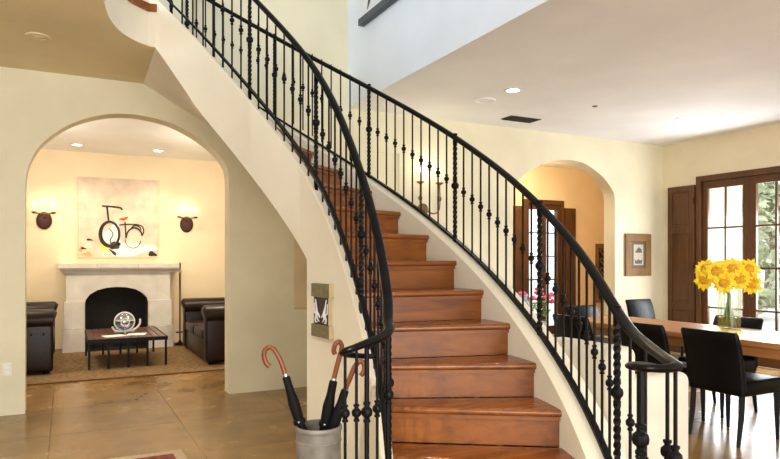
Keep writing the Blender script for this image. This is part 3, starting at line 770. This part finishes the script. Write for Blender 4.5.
# upper wall painting
t = thing('painting', 'canvas in a slate grey frame high on the upper wall', 'painting', (XU, 5.3, 4.1))
bm = BM(); box(bm, (XU-.05, 4.3, 3.78), (XU-.002, 5.91, 5.0)); part('canvas', bm, P['canvas_w'], t)
bm = BM(); box(bm, (XU-.065, 4.25, 3.735), (XU-.002, 5.92, 3.80)); part('bottom_rail', bm, P['slate'], t)
bm = BM(); box(bm, (XU-.065, 4.25, 4.98), (XU-.002, 5.92, 5.05)); part('top_rail', bm, P['slate'], t)
bm = BM()
for i in range(5): tube(bm, [(XU-.052, 5.72-i*.25, 3.84), (XU-.052, 5.66-i*.25, 3.93), (XU-.052, 5.50-i*.25, 4.0+.02*i)], [.004, .02, .004], 6)
part('leaf_strokes', bm, P['slate'], t, smooth=True)

# framed print right of the hall arch
t = thing('framed_print', 'small framed print in a wide brown wooden frame beside the hall arch', 'framed picture', (7.18, YB, 1.41))
fx0, fx1, fz0, fz1 = 6.92, 7.42, 1.115, 1.705
bm = BM()
for a, b in (((fx0, fz0), (fx1, fz0+.11)), ((fx0, fz1-.11), (fx1, fz1)), ((fx0, fz0+.11), (fx0+.115, fz1-.11)), ((fx1-.115, fz0+.11), (fx1, fz1-.11))): box(bm, (a[0], YB-.035, a[1]), (b[0], YB-.002, b[1]), .004, 1)
part('frame', bm, P['framewood'], t)
bm = BM(); box(bm, (fx0+.115, YB-.024, fz0+.11), (fx1-.115, YB-.002, fz1-.11)); part('mat_board', bm, P['inkbrown'], t)
bm = BM(); box(bm, (fx0+.155, YB-.027, fz0+.15), (fx1-.155, YB-.024, fz1-.15)); part('print_paper', bm, P['paper'], t)
bm = BM(); yq = YB-.0275
extr(bm, [(7.10, yq, 1.285), (7.23, yq, 1.285), (7.245, yq, 1.345), (7.20, yq, 1.33), (7.17, yq, 1.35), (7.13, yq, 1.325), (7.095, yq, 1.345)], (0, -.001, 0)); part('lower_etching', bm, P['inkbrown'], t); bm = BM(); extr(bm, [(7.10, yq, 1.44), (7.24, yq, 1.44), (7.225, yq, 1.49), (7.17, yq, 1.52), (7.12, yq, 1.47)], (0, -.001, 0))
part('etching', bm, P['inkbrown'], t)

# ------------------------------------------------------------------ french door and shutter (right wall)
def leaf_y(x, y0, y1, z0, z1, parent, name, cols=2, rows=4, st=.085):
    """door leaf in the plane x, from y0 to y1"""
    bm = BM(); d = .022
    box(bm, (x-d, y0, z0), (x+d, y0+st, z1), .003, 1); box(bm, (x-d, y1-st, z0), (x+d, y1, z1), .003, 1)
    box(bm, (x-d, y0+st, z1-.10), (x+d, y1-st, z1), .003, 1); box(bm, (x-d, y0+st, z0), (x+d, y1-st, z0+.16), .003, 1)
    lf = part(name, bm, P['darkwood'], parent)
    gy0, gy1, gz0, gz1 = y0+st, y1-st, z0+.16, z1-.10
    bm = BM()
    for i in range(1, cols):
        y = gy0+(gy1-gy0)*i/cols; box(bm, (x-.014, y-.012, gz0), (x+.014, y+.012, gz1))
    for j in range(1, rows):
        z = gz0+(gz1-gz0)*j/rows; box(bm, (x-.013, gy0, z-.012), (x+.013, gy1, z+.012))
    part('muntins', bm, P['darkwood'], lf)
    bm = BM(); box(bm, (x-.003, gy0, gz0), (x+.003, gy1, gz1)); part('glass_pane', bm, P['glass'], lf)
    return lf
d1 = bpy.data.objects.new('door_1', None); COL.objects.link(d1); d1.location = (XR, 5.05, 0); d1['kind'] = 'structure'
bm = BM()
box(bm, (XR-.03, DY1-.07, 0), (XR+.17, DY1-.001, DZ), .004, 1); box(bm, (XR-.03, DY0+.001, 0), (XR+.17, DY0+.07, DZ), .004, 1); box(bm, (XR-.03, DY0+.07, DZ-.075), (XR+.17, DY1-.07, DZ-.001), .004, 1)
part('door_frame', bm, P['darkwood'], d1)
ym = (DY0+DY1)/2
leaf_y(XR+.03, ym+.002, DY1-.072, .01, DZ-.078, d1, 'door_leaf'); lf = leaf_y(XR+.03, DY0+.072, ym-.002, .01, DZ-.078, d1, 'door_leaf')
bm = BM(); box(bm, (XR-.004, ym-.065, .87), (XR+.008, ym-.025, 1.07), .004, 1); tube(bm, [(XR-.03, ym-.045, .97), (XR-.05, ym-.045, .97), (XR-.055, ym-.10, .965)], .010, 8); part('door_handle', bm, P['brass'], lf, smooth=True)

t = thing('shutter', 'tall panelled wooden shutter folded flat beside the dining french door', 'shutter', (XR-.03, 6.0, 0))
sy0, sy1, sz = 5.80, 6.225, 2.366
bm = BM(); x0, x1 = XR-.046, XR-.004
box(bm, (x0, sy0, .04), (x1, sy0+.065, sz), .003, 1); box(bm, (x0, sy1-.065, .04), (x1, sy1, sz), .003, 1)
for z0, z1 in ((sz-.08, sz), (1.70, 1.79), (.64, .73), (.04, .18)): box(bm, (x0, sy0+.065, z0), (x1, sy1-.065, z1), .003, 1)
part('shutter_frame', bm, P['darkwood'], t)
for z0, z1 in ((1.79, sz-.08), (.73, 1.70), (.18, .64)):
    bm = BM(); box(bm, (x0+.014, sy0+.065, z0), (x1-.012, sy1-.065, z1)); box(bm, (x0+.006, sy0+.10, z0+.04), (x0+.014, sy1-.10, z1-.04), .004, 1); part('raised_panel', bm, P['darkwood'], t)
bm = BM()
for z in (.35, 1.25, 2.15): lathe(bm, (x0-.004, sy0+.004, z-.04), [(.007, 0), (.007, .08)], 8)
part('hinge', bm, P['iron'], t)

# hall door with two shutters
d2 = bpy.data.objects.new('door_2', None); COL.objects.link(d2); d2.location = (7.52, YH, 0); d2['kind'] = 'structure'
def leaf_x(y, x0, x1, z0, z1, parent, cols, rows, st):
    bm = BM(); d = .022
    box(bm, (x0, y-d, z0), (x0+st, y+d, z1)); box(bm, (x1-st, y-d, z0), (x1, y+d, z1)); box(bm, (x0+st, y-d, z1-.09), (x1-st, y+d, z1)); box(bm, (x0+st, y-d, z0), (x1-st, y+d, z0+.16))
    lf = part('door_leaf', bm, P['darkwood'], parent)
    bm = BM()
    for j in range(1, rows):
        z = z0+.16+(z1-z0-.25)*j/rows; box(bm, (x0+st, y-.012, z-.012), (x1-st, y+.012, z+.012))
    for i in range(1, cols):
        x = x0+st+(x1-x0-2*st)*i/cols; box(bm, (x-.012, y-.014, z0+.16), (x+.012, y+.014, z1-.09))
    part('muntins', bm, P['darkwood'], lf)
    bm = BM(); box(bm, (x0+st, y-.003, z0+.16), (x1-st, y+.003, z1-.09)); part('glass_pane', bm, P['glass'], lf)
bm = BM(); box(bm, (HX0, YH-.03, 0), (HX0+.06, YH+.17, HZ-.002)); box(bm, (HX1-.06, YH-.03, 0), (HX1, YH+.17, HZ-.002)); box(bm, (HX0+.06, YH-.03, HZ-.08), (HX1-.06, YH+.17, HZ-.002)); part('door_frame', bm, P['darkwood'], d2)
xm = (HX0+HX1)/2
leaf_x(YH+.03, HX0+.062, xm-.002, .01, HZ-.082, d2, 1, 5, .06); leaf_x(YH+.03, xm+.002, HX1-.062, .01, HZ-.082, d2, 1, 5, .06)
for x0, x1, lab in ((6.84, 7.07, 'narrow dark shutter left of the hall door beyond the arch'), (7.99, 8.23, 'narrow dark shutter right of the hall door beyond the arch')):
    t = thing('shutter', lab, 'shutter', ((x0+x1)/2, YH, 0))
    bm = BM(); box(bm, (x0, YH-.045, .04), (x0+.05, YH-.004, 2.27)); box(bm, (x1-.05, YH-.045, .04), (x1, YH-.004, 2.27))
    for z0, z1 in ((2.19, 2.27), (1.1, 1.18), (.04, .16)): box(bm, (x0+.05, YH-.045, z0), (x1-.05, YH-.004, z1))
    part('shutter_frame', bm, P['darkwood'], t)
    for z0, z1 in ((1.18, 2.19), (.16, 1.1)):
        bm = BM(); box(bm, (x0+.05, YH-.032, z0), (x1-.05, YH-.012, z1)); part('raised_panel', bm, P['darkwood'], t)

# carved panel on the hall wall
t = thing('carved_panel', 'dark carved openwork panel on the apricot hall wall', 'wall panel', (9.0, YH, 1.1))
bm = BM(); box(bm, (8.75, YH-.04, .55), (9.25, YH-.002, .62)); box(bm, (8.75, YH-.04, 1.56), (9.25, YH-.002, 1.64)); box(bm, (8.75, YH-.04, .62), (8.80, YH-.002, 1.56)); box(bm, (9.2, YH-.04, .62), (9.25, YH-.002, 1.56)); part('frame', bm, P['framewood'], t)
bm = BM(); box(bm, (8.8, YH-.012, .62), (9.2, YH-.004, 1.56)); part('backing', bm, P['soot'], t)
bm = BM()
for i in range(5):
    z = .68+i*.18
    for s_ in (-1, 1): tube(bm, catmull([(9.0, YH-.02, z), (9.0+s_*.07, YH-.02, z+.04), (9.0+s_*.15, YH-.02, z+.12), (9.0+s_*.10, YH-.02, z+.15), (9.0+s_*.03, YH-.02, z+.10)], 4), .012, 6)
part('scrollwork', bm, P['framewood'], t, smooth=True)

# ------------------------------------------------------------------ dining furniture
tb = thing('dining_table', 'long rectangular oak dining table with thick orange brown top', 'dining table', (4.9, 3.3, 0))
tx0, tx1, ty0, ty1, tz = 4.50, 5.30, 1.7, 4.93, .74
for i in range(4):
    w = (tx1-tx0)/4; bm = BM(); box(bm, (tx0+i*w+.0007, ty0, tz-.045), (tx0+(i+1)*w-.0007, ty1, tz), .003, 1); part('top_plank', bm, P['tablewood'], tb)
bm = BM(); box(bm, (tx0+.02, ty0+.05, tz-.115), (tx0+.05, ty1-.05, tz-.046)); box(bm, (tx1-.05, ty0+.05, tz-.115), (tx1-.02, ty1-.05, tz-.046)); box(bm, (tx0+.05, ty0+.05, tz-.115), (tx1-.05, ty0+.08, tz-.046)); box(bm, (tx0+.05, ty1-.08, tz-.115), (tx1-.05, ty1-.05, tz-.046)); part('apron', bm, P['tablewood'], tb)
for x in (tx0+.36, tx1-.36):
    for y in (ty0+.35, ty1-.35):
        bm = BM(); box(bm, (x-.045, y-.045, 0), (x+.045, y+.045, tz-.046), .006, 1); part('leg', bm, P['tablewood'], tb)

def make_chair(label, group, loc, rotz):
    t = thing('dining_chair', label, 'chair', loc, rotz, group)
    # local: faces +x, origin on the floor under the seat
    bm = BM()
    sec = [(-.215, .40, .055), (-.225, .50, .055), (-.245, .62, .055), (-.275, .74, .05), (-.30, .80, .042), (-.305, .82, .026)]
    rings = []
    for cx, z, th in sec:
        hw = .228 if z < .815 else .218
        ring = []
        for (y, e) in ((-hw, .5), (-hw+.012, 1), (0, 1.0), (hw-.012, 1), (hw, .5)):
            ring.append(bm.verts.new((cx-th/2*e-.010*(1-(y/hw)**2), y, z)))
        for (y, e) in ((hw, .5), (hw-.012, 1), (0, 1.0), (-hw+.012, 1), (-hw, .5)):
            ring.append(bm.verts.new((cx+th/2*e-.010*(1-(y/hw)**2), y, z)))
        rings.append(ring)
    for a, b in zip(rings, rings[1:]):
        k = len(a)
        for j in range(k): bm.faces.new((a[j], a[(j+1) % k], b[(j+1) % k], b[j]))
    bm.faces.new(rings[0][::-1]); bm.faces.new(rings[-1])
    part('backrest', bm, P['leather'], t, local=True, smooth=True, angle=60)
    bm = BM(); box(bm, (-.235, -.225, .355), (.235, .225, .465), .022, 4); part('seat', bm, P['leather'], t, local=True, smooth=True)
    for sy in (-1, 1):
        bm = BM(); tube(bm, [(-.205, sy*.195, .36), (-.215, sy*.196, .2), (-.25, sy*.198, 0)], [.026, .024, .017], 4); part('leg', bm, P['chairleg'], t, local=True)
        bm = BM(); tube(bm, [(.205, sy*.195, .36), (.207, sy*.196, .2), (.21, sy*.198, 0)], [.026, .023, .016], 4); part('leg', bm, P['chairleg'], t, local=True)
    return t
G = 'black leather dining chairs'
c0 = make_chair('black leather dining chair nearest the camera in front of the sunflowers', G, (4.51, 3.07, 0), 0)
dup(c0, (4.50, 3.68, 0), 0, 'black leather dining chair just behind the white armchair and stair volute', G)
dup(c0, (4.48, 4.47, 0), 0, 'black leather dining chair by the white flower planter at the table end', G)
dup(c0, (5.16, 3.68, 0), PI, 'black leather dining chair on the far side directly behind the vase', G)
dup(c0, (5.22, 5.10, 0), -PI/2, 'black leather dining chair at the far head of the table', G)
dup(c0, (6.72, 5.62, 0), -PI/2, 'black leather dining chair standing alone in the corner below the framed print', G)

# slipcovered armchair
ac = thing('armchair', 'white slipcovered armchair behind the stair volute', 'armchair', (3.1, 2.8, 0))
bm = BM(); box(bm, (2.75, 2.61, .02), (2.97, 3.24, .83), .055, 5); part('backrest', bm, P['slip'], ac, smooth=True)
for y0 in (2.59, 3.09):
    bm = BM(); box(bm, (2.85, y0, .02), (3.40, y0+.16, .65), .05, 5); part('armrest', bm, P['slip'], ac, smooth=True)
bm = BM(); box(bm, (2.90, 2.72, .36), (3.40, 3.12, .49), .05, 4); part('seat_cushion', bm, P['slip'], ac, smooth=True)
bm = BM(); box(bm, (2.85, 2.72, .02), (3.39, 3.12, .37), .01, 2); part('skirt', bm, P['slip'], ac, smooth=True)

# vase of sunflowers
vx, vy = 5.13, 3.54
va = thing('glass_vase', 'tall clear glass vase of sunflowers on the dining table', 'vase', (vx, vy, tz))
bm = BM(); lathe(bm, (vx, vy, tz), [(.0, .012), (.086, .012), (.090, .06), (.093, .37), (.098, .372), (.094, .06), (.090, .001), (.0, .001)], 28, cap=False); part('glass_body', bm, P['vase'], va, smooth=True)
bm = BM(); lathe(bm, (vx, vy, tz), [(.0, .014), (.084, .014), (.088, .10), (.0, .10)], 24, cap=False); part('water', bm, P['water'], va, smooth=True)
Fw = Vector((-.80, -.60, 0)).normalized(); Rt = Vector((.889, -.457, 0))
def sunflower(dr, z, df, face, r, label, base):
    c = Vector((vx, vy, 0))+Rt*dr+Fw*df; c.z = z
    t = thing('sunflower', label, 'sunflower', (vx+base[0], vy+base[1], tz+.016), 0, 'sunflowers in the glass vase')
    n = Vector(face).normalized(); u = n.cross(Vector((0, 0, 1))).normalized(); v = u.cross(n)
    bm = BM(); tube(bm, catmull([(vx+base[0], vy+base[1], tz+.02), (vx+base[0]*-.9+Rt.x*dr*.25, vy+base[1]*-.4+Rt.y*dr*.25, tz+.37), tuple(c-n*.05-Vector((0, 0, .02))), tuple(c-n*.008)], 6), .006, 6); part('stem', bm, P['stem'], t, smooth=True)
    bm = BM()
    for ring, (k, rr, lift) in enumerate(((15, r, .006), (13, r*.86, .016))):
        for i in range(k):
            a = 2*PI*(i+.5*ring)/k+random.uniform(-.08, .08); rad = u*math.cos(a)+v*math.sin(a); tan = n.cross(rad); L = rr*random.uniform(.9, 1.05)
            cup = random.uniform(-.02, .03)
            p = [c+rad*r*.34+n*lift, c+rad*L*.68+tan*r*.17+n*(lift+.008+cup*.5), c+rad*L+n*(lift+cup), c+rad*L*.68-tan*r*.17+n*(lift+.008+cup*.5)]
            m_ = [q_-n*.0015 for q_ in p]
            f = [bm.verts.new(q_) for q_ in p]; g_ = [bm.verts.new(q_) for q_ in m_]
            bm.faces.new(f); bm.faces.new(g_[::-1])
            for j in range(4): bm.faces.new((f[j], g_[j], g_[(j+1) % 4], f[(j+1) % 4]))
    part('petals', bm, P['petal'], t)
    bm = BM(); ball(bm, (0, 0, 0), r*.42, 1, 1, .32, 14, 8); bm.transform(Matrix.Translation(c+n*.012) @ Matrix((u, v, n)).transposed().to_4x4()); part('seed_disc', bm, P['disc'], t, smooth=True)
fl = [(-.205, 1.255, .02, (-.8, -.35, .25), 0.096, 'sunflower at the upper left edge of the bouquet', (-.03, .02)),
      (-.215, 1.165, .03, (-.9, -.1, .0), 00.102, 'sunflower drooping at the lower left of the bouquet', (-.04, -.01)),
      (-.115, 1.235, .09, (-.8, -.5, .25), 0.104, 'sunflower left of centre in the upper row of the bouquet', (-.02, -.03)),
      (-.055, 1.140, .13, (-.8, -.6, .05), .098, 'large sunflower facing forward at the lower centre of the bouquet', (.0, -.04)),
      (.02, 1.255, .10, (-.7, -.6, .35), 0.107, 'sunflower at the top centre of the bouquet', (.02, -.03)),
      (.075, 1.175, .14, (-.75, -.7, .1), 0.102, 'sunflower right of centre with brown disc in the bouquet', (.03, .0)),
      (.165, 1.260, .04, (-.4, -.8, .3), 0.096, 'sunflower at the upper right edge of the bouquet', (.03, .03)),
      (.175, 1.130, .07, (-.6, -.8, -.05), 0.099, 'sunflower at the lower right of the bouquet', (.04, .01)),
      (.11, 1.265, -.04, (-.1, -.4, .8), 00.102, 'sunflower tilted up behind the top right of the bouquet', (.01, .04)),
      (-.06, 1.275, -.03, (-.2, -.2, .9), 00.102, 'sunflower tilted up behind the top left of the bouquet', (-.01, .04))]
for f in fl: sunflower(*f[:6], (f[6][0]*1.5, f[6][1]*1.5))

# white planter with pink flowers, blue and white vase
kx, ky = 4.34, 5.12
t = thing('planter', 'tall white planter under pink flowers behind the stair balusters', 'planter', (kx, ky, 0))
bm = BM(); lathe(bm, (kx, ky, 0), [(.075, 0), (.085, .05), (.10, .40), (.115, .66), (.118, .70), (.105, .70), (.10, .64), (.0, .63)], 24, cap=False); part('pot', bm, P['ceramic'], t, smooth=True)
t = thing('flowering_plant', 'leafy plant with pink flowers growing in the white planter', 'plant', (kx, ky, .635))
bm = BM()
for i in range(46):
    a = random.uniform(0, 2*PI); rr = random.uniform(.02, .17); z = random.uniform(.72, .92); c = Vector((kx+rr*math.cos(a), ky+rr*math.sin(a), z))
    d = Vector((math.cos(a), math.sin(a), random.uniform(-.3, .8))).normalized(); s_ = d.cross(Vector((0, 0, 1))).normalized(); L = random.uniform(.06, .10)
    p = [c-d*L*.5, c+s_*L*.3, c+d*L*.6, c-s_*L*.3]; w_ = Vector((0, 0, -.002))
    f1 = [bm.verts.new(q_) for q_ in p]; f2 = [bm.verts.new(q_+w_) for q_ in p]; bm.faces.new(f1); bm.faces.new(f2[::-1])
    for j in range(4): bm.faces.new((f1[j], f2[j], f2[(j+1) % 4], f1[(j+1) % 4]))
part('foliage', bm, P['leaf'], t)
bm = BM()
for i in range(8): 
    a = i*.8; tube(bm, [(kx, ky, .64), (kx+.05*math.cos(a), ky+.05*math.sin(a), .78), (kx+.12*math.cos(a), ky+.12*math.sin(a), .93)], .004, 5)
part('stems', bm, P['stem'], t)
for (dx, dy, z) in ((-.15, .05, .99), (-.05, -.08, 1.0), (.04, -.10, .95), (.06, .04, 1.03), (.13, -.07, .97), (.16, -.05, .90), (-.10, -.06, .94), (.10, .08, .98)):
    bm = BM(); c = Vector((kx+dx, ky+dy, z))
    for i in range(7):
        a = i*2*PI/7; ball(bm, c+Vector((.026*math.cos(a), .026*math.sin(a), .006*(i % 2))), .022, 1, 1, .7, 8, 6)
    ball(bm, c+Vector((0, 0, .012)), .022, u=8, v=6); part('bloom', bm, P['pink'], t, smooth=True)
bx_, by_ = 4.50, 5.60
bm = BM(); lathe(bm, (bx_, by_, 0), [(.10, 0), (.105, .02), (.085, .06), (.10, .30), (.14, .62), (.155, .80), (.14, .86), (.09, .90), (.085, .92), (.11, .95), (.105, .955), (.07, .91), (.0, .90)], 24, cap=False)
solo('floor_vase', bm, P['blueceramic'], 'blue and white ceramic vase left of the pink flowers', 'vase', (bx_, by_, 0), smooth=True)

# ------------------------------------------------------------------ outside
bm = BM(); box(bm, (XR+.2, -20, -.12), (45, YB, -.02)); box(bm, (9.5, YB, -.12), (45, 40, -.02)); box(bm, (-6.7, YL+.25, -.12), (9.5, 40, -.02)); box(bm, (4.4, YH+.2, -.12), (9.5, YL+.25, -.02)); struct('ground', bm, P['grass'])
def tree(x, y, h, w, label, n=2200):
    t = thing('tree', label, 'tree', (x, y, -.02), 0, 'trees in the garden')
    bm = BM(); tube(bm, [(x, y, -.02), (x+.1, y, h*.3), (x, y+.1, h*.7)], [.16, .12, .05], 8)
    for k in range(5):
        a = k*1.3; tube(bm, [(x+.08, y, h*.32+k*.2), (x+w*.5*math.cos(a), y+w*.5*math.sin(a), h*.55+k*.25)], [.06, .02], 6)
    part('trunk', bm, P['bark'], t, smooth=True)
    bm = BM(); cl = [(Vector((x+random.gauss(0, w*.42), y+random.gauss(0, w*.42), h*random.uniform(.06, 1.)))) for _ in range(60)]
    for i in range(n):
        c = random.choice(cl)+Vector((random.gauss(0, w*.15), random.gauss(0, w*.15), random.gauss(0, w*.13)))
        d = Vector((random.gauss(0, 1), random.gauss(0, 1), random.gauss(0, 1))).normalized(); s_ = d.orthogonal().normalized(); L = random.uniform(.10, .2)
        bm.faces.new([bm.verts.new(q_) for q_ in (c-d*L, c+s_*L*.5, c+d*L, c-s_*L*.5)])
    o = part('foliage', bm, P['treeleaf'], t)
tree(14.0, 9.5, 4.6, .95, 'sunlit leafy tree outside, nearest the middle of the french door')
tree(18.0, 11.2, 6.0, 1.2, 'sunlit leafy tree outside, behind the right hand door leaf')
tree(22.5, 17.4, 6.5, 1.5, 'sunlit leafy tree outside, farthest left through the french door')

# ------------------------------------------------------------------ light
W = bpy.data.worlds.new('world'); SC.world = W; W.use_nodes = True
bg = W.node_tree.nodes['Background']; bg.inputs[0].default_value = (.90, .95, 1.0, 1); bg.inputs[1].default_value = 1.5

def area(name, loc, size, sy, rot, power, col):
    l = bpy.data.lights.new(name, 'AREA'); l.shape = 'RECTANGLE'; l.size = size; l.size_y = sy; l.energy = power; l.color = col
    o = bpy.data.objects.new(name, l); COL.objects.link(o); o.location = loc; o.rotation_euler = rot; return o
def spot(name, loc, power, col, ang=120, r=.06):
    l = bpy.data.lights.new(name, 'SPOT'); l.energy = power; l.color = col; l.spot_size = math.radians(ang); l.spot_blend = .8; l.shadow_soft_size = r
    o = bpy.data.objects.new(name, l); COL.objects.link(o); o.location = loc; return o
def point(name, loc, power, col, r=.05):
    l = bpy.data.lights.new(name, 'POINT'); l.energy = power; l.color = col; l.shadow_soft_size = r
    o = bpy.data.objects.new(name, l); COL.objects.link(o); o.location = loc; return o
WARM = (1., .78, .50); WARM2 = (1., .87, .68)
# added fill behind the camera, as if from unseen entry windows
area('entry_fill_light', (.5, -4.6, 1.5), 6, 2.6, (PI/2, 0, 0), 190, (1., .95, .84))
# upstairs windows above the stairwell
area('upper_window_light', (-5.5, 2.8, 4.6), 4, 1.6, (0, -PI/2, 0), 310, (.60, .79, 1.))
# dining french doors
area('french_door_light', (XR+.35, 5.05, 1.3), 1.3, 2.2, (0, PI/2, 0), 120, (.92, .96, 1.))
spot('dining_spot', (3.88, 4.931, ZC-.03), 34, (1., .94, .86)); spot('dining_spot', (6.413, 4.991, ZC-.03), 30, (1., .94, .86))
for x, y, e_ in ((3.9, 1.4, 24), (6.4, 1.6, 30), (-.5, 1.3, 215), (-1.8, .2, 50), (3.9, -1.2, 70)): spot('fill_spot', (x, y, ZC-.03), e_, (1., .90, .76), 145)  # added fill spots out of view for stairs and floor, no fittings modelled
spot('living_spot', (.158, 10.1, ZC-.03), 40, WARM); spot('living_spot', (1.256, 10.1, ZC-.03), 40, WARM)
for x in (-.8, 2.2): point('living_fill', (x, 8.4, 2.5), 42, WARM2, .2)  # added fill points without fixtures, evening out the living room light
for x in (-.273, 1.775): point('sconce_light', (x, YL-.14, 2.2), 0.6, WARM, .04)
point('stair_sconce_light', (3.72, YB-.14, 2.42), 1.2, WARM2, .04)
point('hall_lamp', (6.6, 7.6, 2.6), 40, (1., .80, .52), .15)

SC.view_settings.view_transform = 'Standard'; SC.view_settings.look = 'None'
SC.view_settings.exposure = .88; SC.view_settings.gamma = 1.; SC.view_settings.use_curve_mapping = False
SC.cycles.use_denoising = True; SC.cycles.max_bounces = 8; SC.cycles.diffuse_bounces = 5; SC.cycles.transparent_max_bounces = 16
SC.cycles.sample_clamp_indirect = 6
